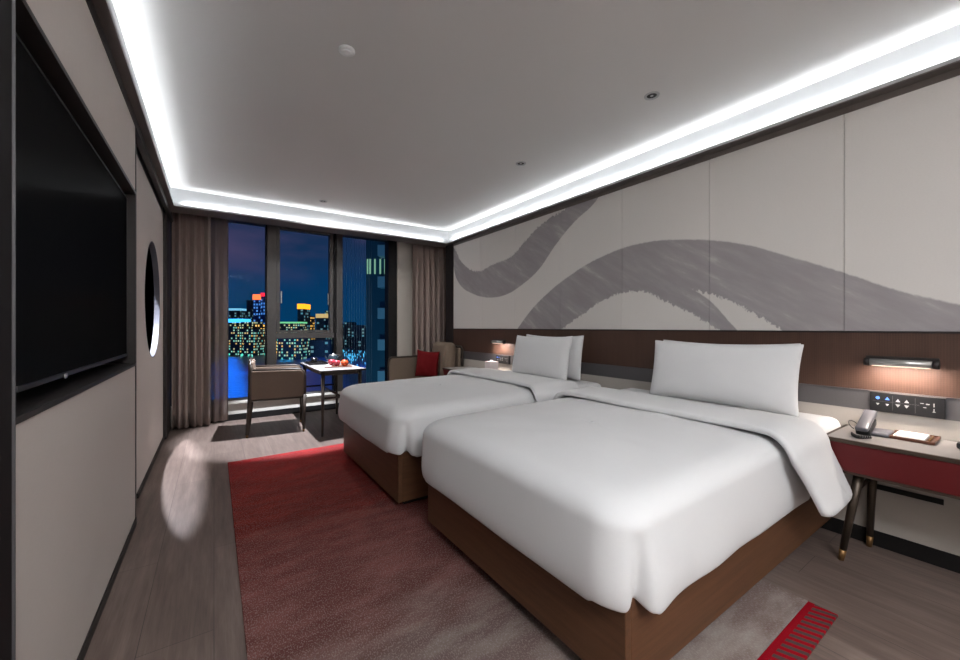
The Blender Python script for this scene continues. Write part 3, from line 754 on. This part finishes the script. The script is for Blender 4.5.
ft = obj('fruit_tray', prism(bmesh.new(), [(1.075, 4.80), (1.375, 4.72), (1.425, 5.02), (1.125, 5.10)], TT, TT+.008, 'z'), M['traywood'], bevel=.003, label='brown wooden tray carrying the fruit on the small table', cat='tray')
def apple(x, y, z, r, label, grp, m='apple', name='apple'):
    e = empty(name, (x, y, z), label=label, cat='fruit', group=grp)
    prof = []
    for k in range(13):
        a = -PI/2+PI*k/12; rr = r*math.cos(a)*(1+.06*math.sin(a)); zz = r*.92*math.sin(a)+r*.92
        if name == 'apple' and k == 12: zz -= r*.22
        if name == 'apple' and k == 11: zz -= r*.04
        prof.append((max(rr, .0008), zz))
    obj('fruit_flesh', lathe(bmesh.new(), prof, n=24), M[m], e, smooth=True)
    obj('fruit_stem', tube(bmesh.new(), [(0, 0, r*1.6), (.003, 0, r*(2.1 if name == 'apple' else 1.9))], .002, 6), M['stem'], e)
    return e
apple(1.20, 5.00, TT+.008, .042, 'pink red apple behind the other apple on the fruit tray', 'fruit on the tray')
apple(1.225, 4.865, TT+.008, .042, 'pink red apple at the front of the fruit tray', 'fruit on the tray')
apple(1.305, 4.81, TT+.008, .043, 'round orange on the fruit tray', 'fruit on the tray', 'orange', 'orange')
obj('napkin', B(1.10, 1.17, 4.86, 4.98, TT+.0085, TT+.014), M['paper'], label='white folded napkin on the fruit tray', cat='napkin', bevel=.002)
kt = empty('serving_tray', (1.10, 5.40, TT), label='flat black tray at the far end of the small table', cat='tray')
obj('tray_base', B(-.11, .11, -.15, .15, 0, .01), M['ceramic'], kt); obj('tray_rim', Bs((-.115, -.108, -.155, .155, 0, .028), (.108, .115, -.155, .155, 0, .028), (-.108, .108, -.155, -.148, 0, .028), (-.108, .108, .148, .155, 0, .028)), M['ceramic'], kt, bevel=.002)
def cup(x, y, z, r, h, label, mat, name='cup'):
    e = empty(name, (x, y, z), label=label, cat='cup', group='cups on the small table')
    obj('cup_bowl', lathe(bmesh.new(), [(r*.6, 0), (r*.9, h*.3), (r, h), (r*.9, h), (r*.8, h*.35), (.002, h*.1)], n=24), mat, e, smooth=True)
    obj('cup_handle', tube(bmesh.new(), [(r*.9, 0, h*.25), (r*1.5, 0, h*.35), (r*1.5, 0, h*.7), (r*.95, 0, h*.8)], r*.12, 6), mat, e, smooth=True)
cup(1.08, 5.42, TT+.0105, .036, .07, 'small dark cup on the left of the black tray', M['ceramic'])
tp = empty('teapot', (1.34, 5.50, TT), label='dark glass teapot with a lid beside the black tray', cat='teapot')
obj('pot_body', lathe(bmesh.new(), [(.05, 0), (.068, .02), (.072, .05), (.062, .085), (.05, .095)], n=28), M['glassware'], tp, smooth=True)
obj('pot_lid', lathe(bmesh.new(), [(.052, .0955), (.045, .104), (.012, .110), (.012, .122), (.004, .126)], n=24), M['chrome'], tp, smooth=True)
obj('pot_handle', tube(bmesh.new(), [(.062, 0, .08), (.105, 0, .085), (.11, 0, .05), (.070, 0, .025)], .006, 8), M['ceramic'], tp, smooth=True)
obj('pot_spout', tube(bmesh.new(), [(-.065, 0, .04), (-.09, 0, .06), (-.105, 0, .09)], [.012, .009, .006], 8), M['glassware'], tp, smooth=True)

# lounge chair -------------------------------------------------------
lc = empty('lounge_chair', (2.80, 5.38, 0), label='taupe lounge chair with dark frame in the corner by the right curtain', cat='lounge chair')
LO = (2.55, 5.16, 0)
lc.location = LO
def rb(*a): return loc(rbox(*a), LO)
obj('seat', rb(2.12, 2.93, 4.90, 5.40, .28, .46, .04, 4), M['sofafab'], lc, smooth=True)
obj('arm_panel', loc(prism(bmesh.new(), [(2.105, .30), (2.98, .30), (2.98, .765), (2.15, .760), (2.12, .745), (2.105, .71)], 5.405, 5.455, 'y'), LO), M['sofafab'], lc, bevel=.010)
obj('arm_frame', loc(tube(bmesh.new(), [(2.092, 5.42, .10), (2.092, 5.42, .70), (2.100, 5.42, .745), (2.135, 5.42, .772), (2.5, 5.42, .776), (2.99, 5.42, .776)], .015, 10), LO), M['chairwood'], lc, smooth=True)
bm = rbox(-.09, .09, -.245, .245, 0, .53, .07, 6); obj('back_cushion', loc(xf(bm, Matrix.Translation((2.835, 5.145, .462)) @ Matrix.Rotation(math.radians(3), 4, 'Y')), LO), M['sofafab'], lc, smooth=True)
bm = rbox(-.025, .025, -.265, .265, 0, .63, .022, 4); obj('back_shell', loc(xf(bm, Matrix.Translation((2.975, 5.16, .28)) @ Matrix.Rotation(math.radians(1.5), 4, 'Y')), LO), M['sofafab'], lc, smooth=True)
obj('back_frame', loc(tube(bmesh.new(), [(3.026, 4.885, .26), (3.026, 4.885, .89), (3.026, 4.93, .93), (3.026, 5.38, .93), (3.026, 5.43, .89), (3.026, 5.43, .26)], .016, 10), LO), M['chairwood'], lc, smooth=True)
obj('base_rail', loc(Bs((2.09, 3.0, 4.88, 4.90, .24, .28), (2.09, 3.0, 5.42, 5.45, .24, .28), (2.09, 2.12, 4.90, 5.42, .24, .28)), LO), M['chairwood'], lc, bevel=.004)
for x in (2.12, 2.97):
    for y in (4.91, 5.42): obj('leg', loc(tube(bmesh.new(), [(x, y, .26), (x, y, 0)], [.019, .013], 12), LO), M['chairwood'], lc, smooth=True)
o = obj('cushion', pillow_mesh(.34, .40, .14, 9), M['redfab'], smooth=True, sub=1, label='red velvet cushion leaning in the lounge chair', cat='cushion')
o.matrix_world = Matrix.Translation((2.60, 5.18, .672)) @ Matrix.Rotation(math.radians(6), 4, 'Y') @ Matrix.Rotation(math.radians(-36), 4, 'Z')

# ------------------------------------------------------------------ ceiling fittings
def downlight(x, y, label):
    e = empty('downlight', (x, y, CZ), label=label, cat='ceiling light', group='recessed ceiling downlights')
    obj('trim_ring', lathe(bmesh.new(), [(.047, 0), (.046, -.004), (.032, -.004), (.030, 0)], n=28, cap=False), M['cove'], e, smooth=True)
    obj('baffle', lathe(bmesh.new(), [(.0305, -.0005), (.016, -.0015)], n=24), M['black'], e)
    obj('lamp_lens', lathe(bmesh.new(), [(.010, -.0018), (.006, -.0030)], n=16), M['chrome'], e)
    return e
downlight(2.335, 1.448, 'recessed downlight nearest the mural wall and the camera')
downlight(2.315, 2.725, 'recessed downlight above the farther bed pillows')
downlight(1.07, 4.87, 'recessed downlight above the small table by the window')
sd = empty('smoke_detector', (.592, 2.138, CZ), label='small round white detector on the ceiling', cat='smoke detector')
obj('detector_base', lathe(bmesh.new(), [(.042, 0), (.042, -.010), (.036, -.014)], n=32), M['paper'], sd, smooth=True)
obj('detector_grille', lathe(bmesh.new(), [(.028, -.0145), (.024, -.018), (.010, -.019)], n=28), M['paper'], sd, smooth=True)

def spot(name, loc_, tgt, power, deg, blend, rad, col):
    l = bpy.data.lights.new(name, 'SPOT'); l.energy = power; l.spot_size = math.radians(deg); l.spot_blend = blend; l.shadow_soft_size = rad; l.color = col
    o = bpy.data.objects.new(name, l); COL.objects.link(o); o.location = loc_
    o.rotation_euler = (Vector(tgt)-Vector(loc_)).to_track_quat('-Z', 'Y').to_euler(); return o
WN = (1, .95, .90)
spot('downlight_beam', (2.335, 1.448, 2.70), (2.0, 1.448, 0), 8, 140, 1, .15, (1, .98, .96))
spot('downlight_beam', (2.315, 2.725, 2.70), (2.0, 2.9, 0), 8, 140, 1, .15, (1, .98, .96))
spot('downlight_beam', (1.07, 4.87, 2.70), (.86, 5.08, 0), 760, 50, .3, .015, (.84, .9, 1))
spot('passage_beam', (-.645, 4.90, 2.66), (-.25, 4.40, 0), 720, 60, .4, .02, (.86, .9, 1))
spot('downlight_beam', (1.09, 4.86, 2.695), (1.5, 5.1, 0), 55, 165, 1, .04, (1, .98, .96))  # extra wide fill added beside the real downlight, brightens curtains and pilaster
area('rear_fill_light', (.35, -1.35, 2.69), 1.2, 1.5, (0, 0, 0), 85, (.93, .97, 1))  # unseen fill added behind the camera, lifts bed feet and walls

# ------------------------------------------------------------------ outside
GZ = -62.0
def window_mat(name, wall, cols, cw, chh, thr, k, ):
    t = NT(name); geo = t.add('ShaderNodeNewGeometry'); tc = t.add('ShaderNodeTexCoord'); sep = t.add('ShaderNodeSeparateXYZ'); t.link(tc.outputs['Object'], sep.inputs[0])
    u = t.math('DIVIDE', t.math('ADD', sep.outputs[0], sep.outputs[1]), cw); v = t.math('DIVIDE', sep.outputs[2], chh)
    fu, fv = t.math('FLOOR', u), t.math('FLOOR', v)
    cb = t.add('ShaderNodeCombineXYZ'); t.link(fu, cb.inputs[0]); t.link(fv, cb.inputs[1])
    wn = t.add('ShaderNodeTexWhiteNoise', noise_dimensions='3D'); t.link(cb.outputs[0], wn.inputs[0])
    on = t.math('GREATER_THAN', wn.outputs['Value'], thr)
    m = t.math('MULTIPLY', t.math('LESS_THAN', t.math('FRACT', u), .6), t.math('LESS_THAN', t.math('FRACT', v), .55))
    m = t.math('MULTIPLY', m, on)
    sc = t.add('ShaderNodeSeparateColor'); t.link(wn.outputs['Color'], sc.inputs[0])
    c = t.ramp(sc.outputs[0], [(i/(len(cols)-1) if len(cols) > 1 else 0, s2l(q)) for i, q in enumerate(cols)])
    t.base(s2l(wall), .6)
    gl = t.add('ShaderNodeMix', data_type='RGBA'); t.link(m, gl.inputs[0]); w_ = s2l(wall); gl.inputs[6].default_value = (0, 0, 0, 1); t.link(c, gl.inputs[7])
    t.link(gl.outputs[2], t.b.inputs['Emission Color']); t.b.inputs['Emission Strength'].default_value = k
    return t.m
Wm = {'warm': window_mat('warm_lit_facade', (14, 30, 48), [(255, 190, 80), (240, 220, 150), (90, 200, 190), (230, 170, 80)], 5, 6, .5, .8),
      'teal': window_mat('teal_lit_facade', (10, 40, 62), [(60, 200, 200), (140, 230, 220), (250, 230, 150)], 6, 6, .5, .6),
      'blue': window_mat('blue_lit_facade', (16, 62, 140), [(40, 110, 220), (90, 160, 240)], 8, 10, .6, .7),
      'dim': window_mat('dim_facade', (12, 34, 56), [(180, 170, 110), (90, 160, 180)], 10, 9, .75, .5),
      'gold': window_mat('gold_lit_facade', (60, 44, 20), [(255, 190, 70), (220, 170, 90)], 6, 8, .3, 1.1)}
f_, cx_, hy_, h_, th_ = 389., 480., 327., 1.22, math.atan(266/389.)
s_, c_ = math.sin(th_), math.cos(th_)
def tower(u0, u1, vtop, dist, mk, label, depth=40, crown=None, roof=None, base=GZ, name='office_tower'):
    """a building at a real distance; u/v are only used to look up its bearing and height"""
    u = (u0+u1)/2; a = (u-cx_)/f_; w = (u1-u0)/f_*dist
    X = (s_+a*c_)*dist; Y = (c_-a*s_)*dist; top = h_+(hy_-vtop)/f_*dist
    e = empty(name, (X, Y, base), -th_, label=label, cat='building', group='city buildings across the river')
    obj('facade', B(-w/2, w/2, 0, depth, 0, top-base), Wm[mk], e)
    if crown:
        col, ch, k = crown; obj('lit_crown', B(-w/2-.5, w/2+.5, -1, depth+1, top-base-ch, top-base+.5), emit('crown_light_%d' % random.randint(0, 9999), col, k), e)
    if roof: obj('roof_mast', tube(bmesh.new(), [(0, depth/2, top-base), (0, depth/2, top-base+roof)], [2.0, .6], 8), Wm['dim'], e)
    return e
tower(229, 240, 308.5, 1350, 'dim', 'low wide building with a pale blue rooftop sign at the left of the skyline', crown=((120, 190, 220), 7, .8))
tower(228, 241, 319, 1000, 'teal', 'wide building topped by a bright cyan blue sign', crown=((60, 170, 255), 9, 1.6))
tower(246.5, 250, 300, 1300, 'dim', 'slim dark tower with a mast left of the blue tower', roof=30)
tower(253, 259.5, 294.5, 1200, 'blue', 'tall blue tower with an orange red lit crown', crown=((255, 110, 60), 16, 1.5))
tower(261, 266, 293, 1150, 'blue', 'tall blue tower with a red lit crown beside the window post', crown=((240, 40, 60), 10, 1.3))
tower(241, 253, 322, 950, 'teal', 'teal lit block in the middle of the left window pane')
tower(228, 243, 327, 880, 'warm', 'warm lit block low at the left window edge')
tower(253, 268, 324, 900, 'gold', 'gold lit block beside the left window post')
tower(243, 255, 329, 860, 'warm', 'warm lit waterfront block below the teal block')
tower(277, 300, 322, 1000, 'teal', 'long low green lit block in the middle pane', crown=((120, 220, 150), 3.5, .7))
tower(297.5, 304, 304, 1100, 'dim', 'tower with a glowing orange top in the middle pane', crown=((255, 160, 30), 14, 1.5))
tower(303, 309, 316, 1150, 'gold', 'short gold lit tower right of the orange topped tower')
tower(316, 325, 314, 1100, 'dim', 'tower with a beige lit top at the right of the middle pane', crown=((200, 170, 110), 11, .8))
tower(325, 328, 311, 1150, 'warm', 'slim pale tower beside the beige topped tower')
tower(328, 341, 324, 1200, 'dim', 'dim low block behind the middle window post')
tower(344, 352, 322, 1200, 'dim', 'dim block at the left of the right pane')
tower(352, 372, 325, 1100, 'dim', 'dim wide block behind the slatted screen')
tower(205, 227, 322, 1080, 'warm', 'warm lit block seen through the sheer curtain')
tower(180, 205, 318, 1100, 'dim', 'dim block behind the left curtain')
tower(277, 301, 338, 760, 'warm', 'warm lit waterfront block below the window bar', base=GZ)
tower(301, 330, 340, 820, 'dim', 'dim waterfront block below the window bar', base=GZ)
def water():
    t = NT('river_water'); t.base(s2l((24, 66, 130)), .3, 0, .4)
    n = t.noise(t.coords((.05, .05, 1)), 3, 4); t.bump(n, .6, 1.5); return t.m
def ground():
    t = NT('far_ground'); t.base(s2l((10, 18, 30)), .8); return t.m
struct('ground', B(-2500, 2500, 60, 3000, GZ-2, GZ-1), ground())
def P2(u, v, z=GZ):
    b = (hy_-v)/f_; a = (u-cx_)/f_; t = (z-h_)/b; return ((s_+a*c_)*t, (c_-a*s_)*t)
river = [P2(150, 357), P2(262, 355.5), P2(300, 350.5), P2(345, 344), P2(420, 350), P2(470, 380), P2(420, 460), P2(150, 460)]
tag(obj('river', prism(bmesh.new(), river, GZ-1, GZ-.2, 'z'), water()), kind='structure')
# lamps along the banks, nobody could count them
bm = bmesh.new()
for k in range(230):
    u = random.uniform(226, 345); v = 352.5+random.gauss(0, 1.6)-(u-262)*.06*(u > 262)
    if v < 341: continue
    x, y = P2(u, v); r = random.uniform(.5, 1.1); box(bm, x-r, x+r, y-r, y+r, GZ, GZ+2*r+3)
obj('bank_lights', bm, emit('bank_light_green', (90, 220, 190), 1.2), label='string of small green white lamps along the far river bank', cat='lights', kind='stuff')
bm = bmesh.new()
for k in range(160):
    u = random.uniform(343, 368); v = random.choice((random.uniform(318, 345), random.gauss(356, 4)))
    if v < 331: v = 331+random.uniform(0, 6)
    if 345 < v < 350: continue
    x, y = P2(u, v); r = math.hypot(x, y)*random.uniform(.0003, .0007); box(bm, x-r, x+r, y-r, y+r, GZ, GZ+2*r+2)
obj('street_lights', bm, emit('street_light_cyan', (80, 190, 240), 1.2), label='scattered small cyan street lamps seen through the slatted screen', cat='lights', kind='stuff')
def boat(u, v, L, label):
    x, y = P2(u, v); e = empty('river_boat', (x, y, GZ-.2), -th_+.3, label=label, cat='boat', group='lit river boats')
    obj('hull', prism(bmesh.new(), [(-L/2, 2.5), (-L/2+3, 0), (L/2-6, 0), (L/2, 3)], -4, 4, 'y'), Wm['dim'], e)
    obj('lit_deck', B(-L/2+4, L/2-8, -3, 3, 2.6, 6.5), emit('boat_light', (255, 140, 40), 1.3), e)
    obj('upper_deck', B(-L/2+10, L/2-16, -2.5, 2.5, 6.6, 9), emit('boat_upper_light', (255, 190, 110), 1.0), e)
boat(291, 355, 26, 'orange lit boat on the river nearer the window bar')
boat(317, 350.5, 34, 'longer orange lit boat farther along the river')
# neighbouring building (right pane)
nb = empty('apartment_tower', (0, 0, 0), label='dark neighbouring tower with pale balcony fronts at the right of the window', cat='building')
a0 = (364-480)/389.; dD = 36.0
X0, Y0 = (s_+a0*c_)*dD, (c_-a0*s_)*dD
nb.location = (X0, Y0, -30); nb.rotation_euler = (0, 0, -th_)
M['towerwall'] = plain('dark_tower_wall', (20, 52, 68), .5); M['balc'] = plain('balcony_front', (190, 200, 205), .6)
M['towerglass'] = plain('tower_glass', (60, 96, 112), .3)
obj('tower_body', B(0, 9, .6, 9, 0, 52), M['towerglass'], nb)
for k in range(16):
    z = 30+1.22+(327-282)/389.*dD - 8*2.87 + k*2.87
    bf = obj('balcony', B(1.4, 6, -.6, .6, z-.55, z+.45), M['balc'], nb, bevel=.03)
M['litroom'] = emit('lit_room', (150, 205, 170), .5)
zl = 30+1.22+(327-265)/389.*dD
for x in (.05, .30, .75, 1.25, 1.7, 1.95): obj('lit_window', B(x+.05, x+.05+(.12 if x else .22), .50, .6, zl-.75, zl+.65), M['litroom'], nb)
M['fin'] = plain('screen_fin', (90, 130, 150), .4)
fs = empty('slatted_screen', (1.62, 6.55, 0), label='thin vertical metal rods outside the right window pane', cat='screen')
for k in range(15):
    obj('rod', tube(bmesh.new(), [(.02+k*.042, 0, -.4), (.02+k*.042, 0, 3.4)], .0028, 6), M['fin'], fs)
obj('bottom_rail', B(0, .64, -.02, .02, -.44, -.4), M['darkframe'], fs)

def river_fill(u, v0, v1, wd, hgt, power, col):  # added unseen area lights over the water, so it shows blue and green
    a, b = P2(u, v0), P2(u, v1); ln = math.hypot(a[0]-b[0], a[1]-b[1]); an = math.atan2(a[1]-b[1], a[0]-b[0])
    o = area('river_fill_light', ((a[0]+b[0])/2, (a[1]+b[1])/2, GZ+hgt), ln, wd, (0, 0, an), power*ln*wd, col); o.data.spread = math.radians(50)
river_fill(226, 357.5, 410, 36, 28, 15, (.01, .55, .9))
river_fill(286, 356.5, 362, 20, 16, 8, (.05, .9, .6))
river_fill(318, 354, 400, 60, 30, 1.5, (.2, .4, .8))

spot('facade_fill_light', (X0-7, Y0-15, -6), (X0+3, Y0, 3), 1300, 75, .8, .5, (.22, .75, 1))  # added unseen fill so the neighbouring tower shows teal
area('screen_fill_light', (1.95, 6.56, -.42), .7, .04, (PI, 0, 0), 3.0, (.15, .6, 1))  # added teal fill under the rods, no fitting there
a_, b_ = P2(300, 372); area('city_fill_light', (a_, b_, GZ+30), 500, 40, (PI/2, 0, 0), 4e5, (.25, .55, 1))  # added unseen fill, lifts the dark facades across the river

# world: night sky
w = bpy.data.worlds.new('night_sky'); SC.world = w; w.use_nodes = True; nt = w.node_tree; N_ = nt.nodes; Lk = nt.links
bg = N_['Background']; tc = N_.new('ShaderNodeTexCoord'); sp = N_.new('ShaderNodeSeparateXYZ'); Lk.new(tc.outputs['Generated'], sp.inputs[0])
rp = N_.new('ShaderNodeValToRGB'); e = rp.color_ramp.elements
e[0].position = 0; e[0].color = (*s2l((2, 50, 84)), 1); e[1].position = .30; e[1].color = (*s2l((26, 34, 58)), 1)
m1 = e.new(.10); m1.color = (*s2l((4, 46, 82)), 1); m2 = e.new(.17); m2.color = (*s2l((18, 42, 72)), 1)
Lk.new(sp.outputs[2], rp.inputs[0])
mp = N_.new('ShaderNodeMapping'); mp.inputs['Scale'].default_value = (1, 1, 3.2); Lk.new(tc.outputs['Generated'], mp.inputs[0])
nz = N_.new('ShaderNodeTexNoise'); nz.inputs['Scale'].default_value = 3.2; nz.inputs['Detail'].default_value = 4; Lk.new(mp.outputs[0], nz.inputs['Vector'])
cr_ = N_.new('ShaderNodeValToRGB'); cr_.color_ramp.elements[0].position = .45; cr_.color_ramp.elements[1].position = .68; Lk.new(nz.outputs['Fac'], cr_.inputs[0])
hh = N_.new('ShaderNodeMapRange'); hh.inputs[1].default_value = .08; hh.inputs[2].default_value = .2; Lk.new(sp.outputs[2], hh.inputs[0])
mm = N_.new('ShaderNodeMath'); mm.operation = 'MULTIPLY'; Lk.new(cr_.outputs[0], mm.inputs[0]); Lk.new(hh.outputs[0], mm.inputs[1])
mx = N_.new('ShaderNodeMix'); mx.data_type = 'RGBA'; Lk.new(mm.outputs[0], mx.inputs[0]); Lk.new(rp.outputs[0], mx.inputs[6]); mx.inputs[7].default_value = (*s2l((66, 58, 86)), 1)
Lk.new(mx.outputs[2], bg.inputs[0]); bg.inputs[1].default_value = 1.0

# ------------------------------------------------------------------ camera
cam = bpy.data.cameras.new('camera'); co = bpy.data.objects.new('camera', cam); COL.objects.link(co); SC.camera = co
cam.sensor_width = 36; cam.lens = 389/960*36; cam.clip_start = .02; cam.clip_end = 8000
cam.shift_y = -(330-327)/960
co.location = (0, 0, 1.22); co.rotation_euler = (PI/2, 0, -th_)
vs = SC.view_settings; vs.view_transform = 'Standard'; vs.look = 'None'; vs.gamma = 1; vs.exposure = .42; vs.use_curve_mapping = False
